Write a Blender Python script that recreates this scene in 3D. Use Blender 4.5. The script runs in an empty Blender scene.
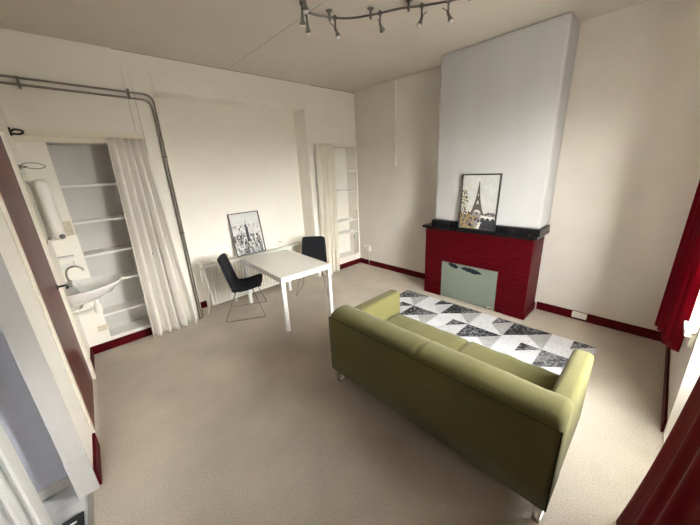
import bpy, bmesh, math, random
from mathutils import Vector, Matrix, noise
random.seed(7)
scn = bpy.context.scene
COL = scn.collection
PI = math.pi

# ------------------------------------------------------------------ materials
def new_mat(name):
    m = bpy.data.materials.new(name); m.use_nodes = True
    nt = m.node_tree
    return m, nt, nt.nodes['Principled BSDF']

def mat(name, col, rough=.6, metal=0., spec=.5, var=0., vscale=8., bump=0., bscale=60., detail=3., sheen=0., coat=0., stretch=None):
    m, nt, b = new_mat(name)
    b.inputs['Base Color'].default_value = (*col, 1)
    b.inputs['Roughness'].default_value = rough
    b.inputs['Metallic'].default_value = metal
    b.inputs['Specular IOR Level'].default_value = spec
    if sheen: b.inputs['Sheen Weight'].default_value = sheen
    if coat:
        b.inputs['Coat Weight'].default_value = coat; b.inputs['Coat Roughness'].default_value = .12
    tc = nt.nodes.new('ShaderNodeTexCoord'); src = tc.outputs['Object']
    if stretch:
        mp = nt.nodes.new('ShaderNodeMapping'); mp.inputs['Scale'].default_value = stretch
        nt.links.new(src, mp.inputs['Vector']); src = mp.outputs['Vector']
    if var:
        n = nt.nodes.new('ShaderNodeTexNoise'); n.inputs['Scale'].default_value = vscale; n.inputs['Detail'].default_value = detail
        nt.links.new(src, n.inputs['Vector'])
        r = nt.nodes.new('ShaderNodeValToRGB')
        r.color_ramp.elements[0].position = .3; r.color_ramp.elements[1].position = .7
        r.color_ramp.elements[0].color = (*[max(0, c*(1-var)) for c in col], 1)
        r.color_ramp.elements[1].color = (*[min(1, c*(1+var)) for c in col], 1)
        nt.links.new(n.outputs['Fac'], r.inputs['Fac']); nt.links.new(r.outputs['Color'], b.inputs['Base Color'])
    if bump:
        n2 = nt.nodes.new('ShaderNodeTexNoise'); n2.inputs['Scale'].default_value = bscale; n2.inputs['Detail'].default_value = 4
        nt.links.new(src, n2.inputs['Vector'])
        bp = nt.nodes.new('ShaderNodeBump'); bp.inputs['Strength'].default_value = bump; bp.inputs['Distance'].default_value = .01
        nt.links.new(n2.outputs['Fac'], bp.inputs['Height']); nt.links.new(bp.outputs['Normal'], b.inputs['Normal'])
    return m

M = {}
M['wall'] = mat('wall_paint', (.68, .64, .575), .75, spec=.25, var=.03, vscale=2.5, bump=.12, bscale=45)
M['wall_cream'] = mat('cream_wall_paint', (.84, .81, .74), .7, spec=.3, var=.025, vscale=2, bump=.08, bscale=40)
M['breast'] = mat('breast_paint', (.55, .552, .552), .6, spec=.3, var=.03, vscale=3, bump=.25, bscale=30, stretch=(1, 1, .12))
M['alcove'] = mat('alcove_shaded_paint', (.58, .565, .535), .6, spec=.3, var=.02, vscale=3)  # left alcove interior: shade of the recess put into a darker paint
M['ceil'] = mat('ceiling_paint', (.62, .575, .505), .85, spec=.15, var=.03, vscale=1.5, bump=.1, bscale=60)
M['white'] = mat('white_gloss_paint', (.80, .78, .72), .35, var=.02, vscale=4)
M['lining'] = mat('door_lining_paint', (.43, .42, .40), .5, var=.02, vscale=4)
M['cream'] = mat('cream_gloss_paint', (.80, .76, .64), .4, var=.03, vscale=5)
M['shelf'] = mat('shelf_white', (.80, .785, .745), .45, var=.02, vscale=4)
M['red'] = mat('red_skirting_paint', (.075, .002, .005), .5, spec=.08, var=.15, vscale=9, bump=.1, bscale=30)
M['door'] = mat('brown_varnish', (.105, .020, .015), .3, spec=.06, var=.3, vscale=7, stretch=(1, 1, .12), detail=6)
M['black'] = mat('black_metal', (.012, .012, .013), .4)
M['blackfab'] = mat('charcoal_fabric', (.010, .011, .014), .8, spec=.25, var=.2, vscale=90, bump=.25, bscale=300)
M['chrome'] = mat('chrome', (.55, .54, .52), .18, metal=1)
M['wire'] = mat('brushed_wire', (.30, .27, .23), .3, metal=1)
M['nickel'] = mat('brushed_nickel', (.20, .19, .175), .35, metal=1)
M['pipe'] = mat('grey_pipe_paint', (.26, .25, .21), .45, metal=.2, var=.12, vscale=6)
M['tabletop'] = mat('table_laminate', (.79, .77, .71), .3, var=.02, vscale=3)
M['tableframe'] = mat('table_frame', (.82, .82, .80), .4)
M['ceramic'] = mat('ceramic', (.83, .82, .79), .12, coat=.5, var=.01)
M['plastic'] = mat('white_plastic', (.80, .78, .71), .4)
M['beige'] = mat('beige_plastic', (.66, .60, .47), .45)
M['rad'] = mat('radiator_enamel', (.87, .855, .79), .4)
M['granite'] = mat('black_stone', (.008, .008, .009), .22, spec=.25, var=.5, vscale=25)
M['board'] = mat('grey_green_board', (.17, .195, .155), .55, var=.05, vscale=5, bump=.05)
M['stain'] = mat('dark_paint_smear', (.012, .016, .022), .9, spec=.1, var=.4, vscale=30)
M['cable'] = mat('cable_white', (.75, .72, .65), .5)
M['lavender'] = mat('hall_paint', (.80, .82, .92), .7, var=.02)
M['laminate'] = mat('hall_laminate', (.70, .70, .69), .35, var=.05, vscale=3, stretch=(1, 8, 1))
M['matblack'] = mat('mat_black', (.012, .012, .013), .9, bump=.4, bscale=200)
M['ribbed'] = mat('ribbed_white', (.50, .50, .475), .5)
M['silver'] = mat('threshold_metal', (.45, .42, .38), .35, metal=1)
M['sticker'] = mat('grey_dial', (.16, .155, .14), .5)
M['hearth'] = mat('hearth_edge', (.58, .53, .45), .7, var=.1, vscale=30)
M['mirror'] = mat('mirror_glass', (.80, .82, .80), .03, metal=1)
M['frame_black'] = mat('black_picture_frame', (.02, .02, .02), .35)
M['bulb'] = mat('bulb_glass', (.85, .84, .80), .08, spec=.8)
M['crack'] = mat('ceiling_seam', (.36, .33, .28), .9)

def fabric(name, c0, c1, fine, rough=.9, sheen=.3, bump=.35, lo=.33, hi=.67):
    m, nt, b = new_mat(name)
    tc = nt.nodes.new('ShaderNodeTexCoord')
    n = nt.nodes.new('ShaderNodeTexNoise'); n.inputs['Scale'].default_value = fine; n.inputs['Detail'].default_value = 5
    big = nt.nodes.new('ShaderNodeTexNoise'); big.inputs['Scale'].default_value = 1.7; big.inputs['Detail'].default_value = 3
    nt.links.new(tc.outputs['Object'], n.inputs['Vector']); nt.links.new(tc.outputs['Object'], big.inputs['Vector'])
    mx = nt.nodes.new('ShaderNodeMath'); mx.operation = 'MULTIPLY_ADD'; mx.inputs[1].default_value = .55
    nt.links.new(n.outputs['Fac'], mx.inputs[0])
    m2 = nt.nodes.new('ShaderNodeMath'); m2.operation = 'MULTIPLY'; m2.inputs[1].default_value = .45
    nt.links.new(big.outputs['Fac'], m2.inputs[0]); nt.links.new(m2.outputs[0], mx.inputs[2])
    r = nt.nodes.new('ShaderNodeValToRGB'); r.color_ramp.elements[0].position = lo; r.color_ramp.elements[1].position = hi
    r.color_ramp.elements[0].color = (*c0, 1); r.color_ramp.elements[1].color = (*c1, 1)
    nt.links.new(mx.outputs[0], r.inputs['Fac']); nt.links.new(r.outputs['Color'], b.inputs['Base Color'])
    b.inputs['Roughness'].default_value = rough; b.inputs['Sheen Weight'].default_value = sheen
    b.inputs['Specular IOR Level'].default_value = .2
    bp = nt.nodes.new('ShaderNodeBump'); bp.inputs['Strength'].default_value = bump; bp.inputs['Distance'].default_value = .006
    nt.links.new(n.outputs['Fac'], bp.inputs['Height']); nt.links.new(bp.outputs['Normal'], b.inputs['Normal'])
    return m
M['carpet'] = fabric('beige_carpet', (.40, .35, .28), (.65, .57, .465), 110, bump=.8, sheen=.1)
M['sofa'] = fabric('olive_sofa_fabric', (.095, .085, .028), (.132, .121, .045), 160, sheen=.08, bump=.15)
M['piping'] = mat('olive_piping', (.03, .027, .009), 1, spec=.05)
M['rug_white'] = fabric('rug_pale', (.58, .58, .60), (.74, .74, .75), 40, lo=.40, hi=.60, sheen=.05)
M['rug_pale'] = fabric('rug_light_grey', (.48, .48, .50), (.64, .64, .65), 40, lo=.40, hi=.60, sheen=.05)
M['rug_grey'] = fabric('rug_mid_grey', (.34, .33, .33), (.47, .46, .45), 40, lo=.40, hi=.60, sheen=.05)
M['rug_dark'] = fabric('rug_dark_speckle', (.010, .010, .012), (.26, .26, .27), 34, lo=.45, hi=.60, sheen=.05)

def cloth(name, col, trans, rough=.6, sheen=.2, spec=.3):
    m, nt, b = new_mat(name)
    out = nt.nodes['Material Output']
    b.inputs['Base Color'].default_value = (*col, 1); b.inputs['Roughness'].default_value = rough
    b.inputs['Sheen Weight'].default_value = sheen; b.inputs['Specular IOR Level'].default_value = spec
    t = nt.nodes.new('ShaderNodeBsdfTranslucent'); t.inputs['Color'].default_value = (*col, 1)
    mx = nt.nodes.new('ShaderNodeMixShader'); mx.inputs['Fac'].default_value = trans
    nt.links.new(b.outputs[0], mx.inputs[1]); nt.links.new(t.outputs[0], mx.inputs[2]); nt.links.new(mx.outputs[0], out.inputs['Surface'])
    return m
M['curtain_white'] = cloth('white_curtain_cloth', (.78, .745, .685), .15)
M['curtain_cream'] = cloth('cream_curtain_cloth', (.76, .71, .60), .15)
M['curtain_red'] = cloth('red_satin_cloth', (.15, .0015, .007), .10, rough=.5, sheen=0., spec=.03)

m, nt, b = new_mat('window_glass')          # thin clear pane
tr = nt.nodes.new('ShaderNodeBsdfTransparent'); tr.inputs['Color'].default_value = (.96, .97, .97, 1)
gl = nt.nodes.new('ShaderNodeBsdfGlossy'); gl.inputs['Roughness'].default_value = .02
mx = nt.nodes.new('ShaderNodeMixShader'); mx.inputs['Fac'].default_value = .06
nt.links.new(tr.outputs[0], mx.inputs[1]); nt.links.new(gl.outputs[0], mx.inputs[2])
nt.links.new(mx.outputs[0], nt.nodes['Material Output'].inputs['Surface']); M['glass'] = m

# red painted brick: courses follow the wall faces
m, nt, b = new_mat('red_painted_brick')
tc = nt.nodes.new('ShaderNodeTexCoord'); sp = nt.nodes.new('ShaderNodeSeparateXYZ'); nt.links.new(tc.outputs['Object'], sp.inputs[0])
ad = nt.nodes.new('ShaderNodeMath'); ad.operation = 'ADD'; nt.links.new(sp.outputs['X'], ad.inputs[0]); nt.links.new(sp.outputs['Y'], ad.inputs[1])
cb = nt.nodes.new('ShaderNodeCombineXYZ'); nt.links.new(ad.outputs[0], cb.inputs['X']); nt.links.new(sp.outputs['Z'], cb.inputs['Y'])
br = nt.nodes.new('ShaderNodeTexBrick'); nt.links.new(cb.outputs[0], br.inputs['Vector'])
br.inputs['Scale'].default_value = 1; br.inputs['Brick Width'].default_value = .215; br.inputs['Row Height'].default_value = .068
br.inputs['Mortar Size'].default_value = .006; br.inputs['Mortar Smooth'].default_value = .4
br.inputs['Color1'].default_value = (.070, .0016, .0036, 1); br.inputs['Color2'].default_value = (.056, .0012, .003, 1); br.inputs['Mortar'].default_value = (.076, .002, .0042, 1)
nt.links.new(br.outputs['Color'], b.inputs['Base Color']); b.inputs['Roughness'].default_value = .45; b.inputs['Specular IOR Level'].default_value = .07
nz = nt.nodes.new('ShaderNodeTexNoise'); nz.inputs['Scale'].default_value = 70; nt.links.new(tc.outputs['Object'], nz.inputs['Vector'])
sb = nt.nodes.new('ShaderNodeMath'); sb.operation = 'MULTIPLY_ADD'; sb.inputs[1].default_value = -1; nt.links.new(br.outputs['Fac'], sb.inputs[0])
n2 = nt.nodes.new('ShaderNodeMath'); n2.operation = 'MULTIPLY'; n2.inputs[1].default_value = .5; nt.links.new(nz.outputs['Fac'], n2.inputs[0]); nt.links.new(n2.outputs[0], sb.inputs[2])
bp = nt.nodes.new('ShaderNodeBump'); bp.inputs['Strength'].default_value = .8; bp.inputs['Distance'].default_value = .008
nt.links.new(sb.outputs[0], bp.inputs['Height']); nt.links.new(bp.outputs['Normal'], b.inputs['Normal']); M['brick'] = m

# ------------------------------------------------------------------ mesh helpers
class MB:
    def __init__(s): s.bm = bmesh.new()
    def face(s, pts, mi=0):
        vs = [s.bm.verts.new(p) for p in pts]
        f = s.bm.faces.new(vs); f.material_index = mi; return f
    def box(s, x0, x1, y0, y1, z0, z1, mi=0):
        x0, x1 = sorted((x0, x1)); y0, y1 = sorted((y0, y1)); z0, z1 = sorted((z0, z1))
        v = [s.bm.verts.new((x, y, z)) for z in (z0, z1) for y in (y0, y1) for x in (x0, x1)]
        for q in ((0, 2, 3, 1), (4, 5, 7, 6), (0, 1, 5, 4), (2, 6, 7, 3), (0, 4, 6, 2), (1, 3, 7, 5)):
            s.bm.faces.new([v[i] for i in q]).material_index = mi
        return s
    def loft(s, rings, closed=True, cap=True, mi=0):
        R = [[s.bm.verts.new(p) for p in r] for r in rings]
        n = len(R[0])
        for a, c in zip(R, R[1:]):
            for i in range(n if closed else n-1):
                j = (i+1) % n
                s.bm.faces.new((a[i], a[j], c[j], c[i])).material_index = mi
        if cap and closed:
            s.bm.faces.new(R[0][::-1]).material_index = mi; s.bm.faces.new(R[-1]).material_index = mi
        return s
    def tube(s, pts, r, n=10, mi=0):
        pts = [Vector(p) for p in pts]; rings = []; prev = None
        for i, p in enumerate(pts):
            t = (pts[min(i+1, len(pts)-1)] - pts[max(i-1, 0)]).normalized()
            if prev is None:
                u = t.orthogonal().normalized()
            else:
                u = (prev - t*prev.dot(t)).normalized()
            prev = u; w = t.cross(u)
            rr = r[i] if isinstance(r, (list, tuple)) else r
            rings.append([p + (u*math.cos(2*PI*k/n) + w*math.sin(2*PI*k/n))*rr for k in range(n)])
        return s.loft(rings, mi=mi)
    def lathe(s, prof, c=(0, 0, 0), axis=(0, 0, 1), n=20, mi=0):
        q = Vector((0, 0, 1)).rotation_difference(Vector(axis)); c = Vector(c)
        rings = [[c + q @ Vector((max(r, 1e-4)*math.cos(2*PI*k/n), max(r, 1e-4)*math.sin(2*PI*k/n), h)) for k in range(n)] for r, h in prof]
        return s.loft(rings, mi=mi)
    def build(s, name, m, parent=None, bevel=0, seg=2, smooth=None, solid=0, sub=0):
        me = bpy.data.meshes.new(name)
        bmesh.ops.recalc_face_normals(s.bm, faces=s.bm.faces)
        s.bm.to_mesh(me); s.bm.free()
        for k in (m if isinstance(m, (list, tuple)) else [m]): me.materials.append(M[k])
        o = bpy.data.objects.new(name, me); COL.objects.link(o)
        if parent is not None:
            o.parent = parent; me.transform(Matrix.Translation(-Vector(BASE[parent.name])))
        if solid:
            d = o.modifiers.new('solid', 'SOLIDIFY'); d.thickness = solid; d.offset = 0
        if bevel:
            d = o.modifiers.new('bevel', 'BEVEL'); d.width = bevel; d.segments = seg; d.limit_method = 'ANGLE'; d.angle_limit = .6
        if sub:
            d = o.modifiers.new('sub', 'SUBSURF'); d.levels = sub; d.render_levels = sub
        if smooth is None: smooth = bool(bevel and seg > 2) or sub or False
        if smooth:
            for p in me.polygons: p.use_smooth = True
        BASE[name if o.name == name else o.name] = BASE[parent.name] if parent is not None else (0, 0, 0)
        return o
BASE = {}
def tag(o, label, cat, group=None, kind=None):
    o['label'] = label; o['category'] = cat
    if group: o['group'] = group
    if kind: o['kind'] = kind
    return o
def thing(name, loc, label, cat, group=None):
    o = bpy.data.objects.new(name, None); COL.objects.link(o); o.location = loc; o.empty_display_size = .1
    BASE[o.name] = tuple(loc)
    return tag(o, label, cat, group)
def struct(o):
    o['kind'] = 'structure'; return o
def B(*a, mi=0): return MB().box(*a, mi=mi)
def arc(c, r, a0, a1, n, f): return [f(c, r, a0+(a1-a0)*i/n) for i in range(n+1)]
def sm(pts, k=6):            # Catmull-Rom through points
    P = [Vector(p) for p in pts]; P = [P[0]*2-P[1]] + P + [P[-1]*2-P[-2]]; out = []
    for i in range(1, len(P)-2):
        for j in range(k):
            t = j/k
            out.append(.5*((2*P[i]) + (P[i+1]-P[i-1])*t + (2*P[i-1]-5*P[i]+4*P[i+1]-P[i+2])*t*t + (3*P[i]-P[i-1]-3*P[i+1]+P[i+2])*t**3))
    return out + [P[-2]]
def copy_tree(o, parent=None):
    c = o.copy(); COL.objects.link(c)
    if parent is not None: c.parent = parent
    for ch in list(o.children): copy_tree(ch, c)
    return c

# ------------------------------------------------------------------ the room (metres); corner of back and right wall = origin
H = 3.30; YF = -4.66                       # ceiling height, inner face of the window wall
XL0, KL = -4.556, .040                     # left wall runs slightly out of square: x = XL0 + KL*y
def xl(y): return XL0 + KL*y
LW = Matrix(((1, KL, 0, XL0), (0, 1, 0, 0), (0, 0, 1, 0), (0, 0, 0, 1)))
def lw_box(mb, d0, d1, y0, y1, z0, z1, mi=0):   # box following the left wall; d = distance into the room
    n0 = len(mb.bm.verts); mb.box(d0, d1, y0, y1, z0, z1, mi); mb.bm.verts.ensure_lookup_table()
    for v in mb.bm.verts[n0:]: v.co = LW @ v.co
    return mb

fl = MB(); e = .032
fl.loft([[(xl(YF-.3)-e, YF-.3, z), (.25, YF-.3, z), (.25, 0, z), (xl(0)-e, 0, z)] for z in (-.12, 0)])
struct(fl.build('floor', 'carpet'))
struct(B(-6.6, .25, YF-.3, .55, H, H+.12).build('ceiling', 'ceil'))
# back wall: two shelved alcoves and one tall recess
NX0, NX1 = -4.345, -3.62       # left alcove
RX0, RX1, RZ, RD = -3.30, -1.17, 2.93, .32
MX0, MX1 = -.98, -.03          # right alcove
w = MB()
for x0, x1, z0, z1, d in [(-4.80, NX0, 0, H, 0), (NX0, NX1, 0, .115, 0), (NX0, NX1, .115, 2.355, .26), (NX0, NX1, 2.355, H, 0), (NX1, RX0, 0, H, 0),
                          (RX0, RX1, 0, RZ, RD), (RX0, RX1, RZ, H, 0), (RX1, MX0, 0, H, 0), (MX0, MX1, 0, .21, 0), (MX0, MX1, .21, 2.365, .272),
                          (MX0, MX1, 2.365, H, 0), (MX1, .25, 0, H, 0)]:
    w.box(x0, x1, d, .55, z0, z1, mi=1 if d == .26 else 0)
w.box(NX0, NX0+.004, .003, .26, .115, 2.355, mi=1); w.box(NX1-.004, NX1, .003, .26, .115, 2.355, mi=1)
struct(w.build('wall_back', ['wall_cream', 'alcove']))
struct(B(RX0, RX1, 0, RD, -.12, 0).build('floor_recess', 'carpet'))
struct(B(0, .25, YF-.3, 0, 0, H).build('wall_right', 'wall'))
# window wall: a small window beside a tall glazed door
WX0, WX1, WZ0, WZ1 = -1.50, -1.00, .80, 2.75
GX0, GX1, GZ0 = -2.46, -1.60, .03
w = MB()
for x0, x1, z0, z1 in [(-4.80, GX0, 0, H), (WX1, 0, 0, H), (WX0, WX1, 0, WZ0), (GX0, WX1, WZ1, H), (GX1, WX0, 0, WZ1), (GX0, GX1, -.12, GZ0)]:
    w.box(x0, x1, YF-.33, YF, z0, z1)
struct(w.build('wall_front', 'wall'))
# left wall: door, then an open doorway to the hall
DY0, DY1, DZ = -.60, -1.56, 2.38          # brown door
OY0, OY1, OZ = -2.085, -3.75, 2.15        # open doorway
w = MB()
for y0, y1, z0, z1 in [(0, DY0, 0, H), (DY0, DY1, DZ, H), (DY1, OY0, 0, H), (OY0, OY1, OZ, H), (OY1, YF, 0, H)]:
    lw_box(w, -.098, 0, y0, y1, z0, z1)
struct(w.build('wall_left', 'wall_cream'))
# door frame, leaf, handle
f = MB()
for y0, y1, p in [(DY0+.075, DY0-.005, .022), (DY1+.005, DY1-.11, .008)]:
    lw_box(f, 0, p, y0, y1, 0, DZ+.07)
lw_box(f, 0, .013, DY1-.06, DY1-.11, 0, DZ+.07)
lw_box(f, 0, .022, DY0+.075, DY1-.11, DZ-.005, DZ+.07)
struct(f.build('trim_door', 'cream', bevel=.005))
d = struct(lw_box(MB(), -.05, -.006, DY0-.005, DY1+.005, .006, DZ-.005).build('door_1', 'door', bevel=.003))
h = MB(); hy = DY0-.075; hx = xl(hy)
h.lathe([(0, 0), (.026, 0), (.026, .006), (.012, .010), (0, .010)], (hx-.005, hy, 1.06), axis=(1, 0, 0))
h.tube(sm([(hx, hy, 1.06), (hx+.045, hy, 1.06), (hx+.066, hy-.012, 1.06), (hx+.068, hy-.06, 1.065), (hx+.066, hy-.11, 1.06)]), .010)
h.build('door_handle', 'black', d)
# doorway jamb lining, plinth block
j = MB(); 
jx0, jx1 = xl(OY0)-.100, xl(OY0)+.004
j.box(jx0, jx1, OY0, OY0-.012, 0, OZ)
j.box(jx0-.002, jx1+.002, OY0, OY0-.016, 0, .30)
lw_box(j, -.10, .004, OY1, OY1+.012, 0, OZ); lw_box(j, -.10, .004, OY0, OY1, OZ-.012, OZ)
struct(j.build('trim_doorway', 'lining', bevel=.002))
# skirting boards
s = MB(); hb = .105
for x0, x1 in [(-4.55, NX0), (NX0, -3.3)]: s.box(x0, x1, -.016, 0, 0, hb)
s.box(RX1, -.016, -.016, 0, 0, hb)
s.box(RX0, -3.13, RD-.016, RD, 0, hb); s.box(RX0, RX0+.016, 0, RD, 0, hb); s.box(-1.33, RX1, RD-.016, RD, 0, hb)
struct(s.build('baseboard_back', 'red', bevel=.004))
s = MB(); s.box(-.016, 0, -1.90, 0, 0, .11); s.box(-.016, 0, YF, -3.40, 0, .11)
struct(s.build('baseboard_right', 'red', bevel=.004))
struct(B(GX1+.03, -.016, YF, YF+.016, 0, .11).build('baseboard_front', 'red', bevel=.004))
struct(B(-4.7, GX0-.03, YF, YF+.016, 0, .11).build('baseboard_front_left', 'red', bevel=.004))
s = MB(); lw_box(s, 0, .016, -.016, DY0+.078, 0, hb); lw_box(s, 0, .018, DY1-.112, OY0+.006, 0, .13); lw_box(s, 0, .016, OY1-.01, YF, 0, hb)
struct(s.build('baseboard_left', 'red', bevel=.004))
# moulded frame round the tall recess
t = MB()
for x0, x1, z0, z1, p in [(-3.565, RX0, 0, 3.17, .012), (-3.50, RX0, 0, 3.10, .024), (RX1, -1.06, 0, 3.17, .012), (RX1, -1.10, 0, 3.10, .024),
                          (RX0, RX1, RZ, 3.17, .012), (RX0, RX1, RZ, 3.10, .024)]:
    t.box(x0, x1, -p, 0, z0, z1)
struct(t.build('trim_recess', 'wall_cream', bevel=.006))
struct(B(-2.37, -2.364, -2.6, 0, H-.0015, H).build('trim_ceiling_seam', 'crack'))
t = MB(); t.box(-1.0, 0, -.004, 0, H-.012, H); t.box(-3.6, -1.0, -.003, 0, H-.006, H)
struct(t.build('trim_ceiling_line', 'crack'))  # thin dark strips along the top of the back wall
# right alcove: stile on the corner
struct(B(-.030, -.002, -.012, 0, 1.35, 2.37).build('trim_stile', 'white', bevel=.003))
# chimney breast
BX, BY0, BY1 = -.39, -2.01, -3.40
w = MB(); w.box(BX, 0, BY0, BY1, 1.171, H)
struct(w.build('wall_chimney_breast', 'breast', bevel=.03, seg=4))

# ------------------------------------------------------------------ window, sill
def glazing(name, X0, X1, Z0, Z1, bars, bw=.07, light_stop=0.):
    wf = MB(); y0, y1 = YF-.30, YF-.24
    wf.box(X0, X0+bw, y0, y1, Z0, Z1); wf.box(X1-bw, X1, y0, y1, Z0, Z1); wf.box(X0, X1, y0, y1, Z0, Z0+bw+light_stop); wf.box(X0, X1, y0, y1, Z1-bw, Z1)
    zs = [Z0+bw+light_stop] + bars + [Z1-bw]
    for z in bars: wf.box(X0, X1, y0, y1, z-.025, z+.025)
    o = struct(wf.build(name, 'white', bevel=.006))
    for a, c in zip(zs, zs[1:]): B(X0+bw, X1-bw, YF-.272, YF-.267, a, c).build('pane', 'glass', o)
    return o
glazing('window_1', WX0, WX1, WZ0, WZ1, [2.1])
glazing('door_2', GX0, GX1, GZ0, WZ1, [2.1], light_stop=.70)  # solid lower panel, unseen, added to hold light off the near floor
s = MB(); s.box(WX0-.045, WX1+.05, YF-.24, YF+.055, .775, .805); s.box(WX0-.03, WX1+.03, YF, YF+.025, .70, .775)
struct(s.build('trim_window_sill', 'white', bevel=.005))

# ------------------------------------------------------------------ hall beyond the doorway
hx = -6.6
struct(B(hx, -4.70, -4.7, .3, -.12, -.002).build('floor_hall', 'laminate'))
struct(B(hx, xl(-1.92)-.098, -1.92, -1.80, 0, H).build('wall_hall', 'lavender'))
hw = MB(); hw.box(hx-.1, hx, -4.7, -1.92, 0, H); hw.box(hx, -5.6, -4.8, -4.7, 0, H); hw.box(-5.1, -4.78, -4.8, -4.7, 0, H); hw.box(-5.95, -4.95, -4.8, -4.7, 0, .9); hw.box(-5.95, -4.95, -4.8, -4.7, 1.34, H)
struct(hw.build('wall_hall_far', 'lavender'))
struct(B(hx, xl(-1.93)-.10, -1.932, -1.92, 0, .075).build('baseboard_hall', 'white', bevel=.003))
struct(lw_box(MB(), -.060, -.030, OY0-.018, OY1+.02, -.001, .006).build('trim_threshold', 'silver', bevel=.002))
mt = MB(); mt.box(-4.822, -4.722, -2.95, -2.215, -.002, .010)
o = mt.build('doormat', 'matblack', bevel=.004)
tag(o, 'black doormat on the pale hall floor just inside the doorway', 'mat')
mk = MB(); mk.box(-4.80, -4.755, -2.275, -2.262, .0095, .0115); mk.build('woven_mark', 'white', o)
# ribbed folding panel
rp = MB(); rp_pts = []; n = 60
for i in range(n+1):
    x = -4.826 - .72*i/n
    rp_pts.append((x, -2.322 - .045*abs(math.sin(PI*i/5))**1.2))
rp.loft([[(x, y, z) for x, y in rp_pts] + [(x, -2.318, z) for x, y in reversed(rp_pts)] for z in (0.0, 2.05)])
tag(rp.build('folding_panel', 'ribbed', smooth=False), 'white ribbed panel standing in the hall at the bottom left corner', 'panel')

# ------------------------------------------------------------------ left alcove shelves, sink corner
t = thing('alcove_shelves', ((NX0+NX1)/2, .1, .115), 'white built-in shelves in the left alcove beside the washbasin', 'shelves')
for z in (1.936, 1.55, 1.18, .835, .445):
    B(NX0, NX1, .004, .26, z-.024, z).build('shelf', 'shelf', t, bevel=.003)
B(NX0, NX1, -.004, .26, .115, .150).build('shelf', 'shelf', t, bevel=.003)
t = thing('corner_shelves', ((MX0+MX1)/2, .1, .21), 'cream built-in shelves in the right alcove in the room corner', 'shelves')
for z in (1.936, 1.571, .966, .716):
    B(MX0, MX1, .004, .272, z-.028, z).build('shelf', 'shelf', t, bevel=.003)
B(MX0, MX1, -.002, .272, .21, .232).build('shelf', 'shelf', t, bevel=.003)
# wire rack at the front of the right alcove
r = MB()
for x, y in ((-.055, -.012), (-.16, -.012)):
    r.tube([(x, y, .235), (x, y, 1.15 if x > -.1 else .62)], .005, 8)
for z in (.25, .72, .98, 1.14): r.tube([(-.055, -.012, z), (-.16, -.012, z)], .004, 8)
r.tube(sm([(-.16, -.012, .62), (-.14, -.012, .56), (-.055, -.012, .42)]), .004, 8)
r.tube([(-.30, -.012, .25), (-.055, -.012, .25)], .004, 8)
r.lathe([(0, -.018), (.016, -.012), (.018, 0), (.016, .012), (0, .018)], (-.17, -.012, .63), n=12)
r.build('wire_frame', 'pipe', t, smooth=True)

# washbasin on the left wall, in the corner
SX, SY, SZ = xl(-.30), -.305, .93
t = thing('washbasin', (SX, SY, SZ), 'white oval washbasin mounted in the corner below the left alcove', 'sink')
def ds(proj, half, z, n=28, back=0., p=2.3):
    pts = []
    for i in range(n+1):
        a = -PI/2 + PI*i/n
        cx, sy = math.cos(a), math.sin(a)
        pts.append((SX+.004+back+(proj-back)*abs(cx)**(2/p), SY+half*math.copysign(abs(sy)**(2/p), sy), z))
    return pts
b = MB()
b.loft([ds(.16, .11, SZ-.175), ds(.27, .18, SZ-.145), ds(.385, .25, SZ-.085), ds(.445, .283, SZ-.035), ds(.465, .294, SZ-.008), ds(.462, .292, SZ), ds(.452, .286, SZ+.002),
        ds(.438, .272, SZ-.010, back=.085), ds(.42, .255, SZ-.045, back=.095), ds(.37, .215, SZ-.10, back=.12), ds(.29, .10, SZ-.135, back=.18)])
b.build('basin', 'ceramic', t, smooth=True)
MB().lathe([(0, 0), (.022, 0), (.022, .004), (0, .004)], (SX+.24, SY, SZ-.136)).build('drain', 'chrome', t, smooth=True)
k = MB()
k.lathe([(.024, 0), (.024, .012), (.015, .02), (.013, .06), (.016, .07), (0, .078)], (SX+.055, SY, SZ))
k.tube(sm([(SX+.055, SY, SZ+.06), (SX+.05, SY, SZ+.14), (SX+.075, SY, SZ+.20), (SX+.13, SY, SZ+.215), (SX+.175, SY, SZ+.185), (SX+.185, SY, SZ+.155)]), .009)
fa = k.build('tap', 'chrome', t, smooth=True)
for s_ in (-1, 1):
    q = MB(); q.tube([(SX+.055, SY, SZ+.045), (SX+.055, SY+s_*.055, SZ+.052)], .008)
    q.lathe([(0, 0), (.019, .002), (.021, .012), (.017, .024), (0, .026)], (SX+.055, SY+s_*.05, SZ+.052), axis=(0, s_, .15), n=10)
    q.build('tap_handle', 'chrome', fa, smooth=True)
q = MB(); q.tube(sm([(SX+.2, SY, SZ-.17), (SX+.2, SY, SZ-.24)]), .016)
q.lathe([(0, 0), (.030, .004), (.034, .02), (.034, .085), (.024, .10), (.016, .11)], (SX+.2, SY, SZ-.34))
q.tube(sm([(SX+.17, SY, SZ-.26), (SX+.08, SY, SZ-.26), (SX-.0, SY, SZ-.26)]), .014)
q.build('bottle_trap', 'plastic', t, smooth=True)
q = MB(); q.tube(sm([(SX+.08, SY+.03, SZ-.15), (SX+.085, SY+.05, SZ-.22), (SX+.05, SY+.07, SZ-.27), (SX, SY+.08, SZ-.30)]), .009)
q.lathe([(0, 0), (.018, .003), (.018, .025), (0, .028)], (SX+.085, SY+.04, SZ-.20), axis=(1, 0, 0), n=12)
q.build('supply_hose', 'wire', t, smooth=True)
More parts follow.
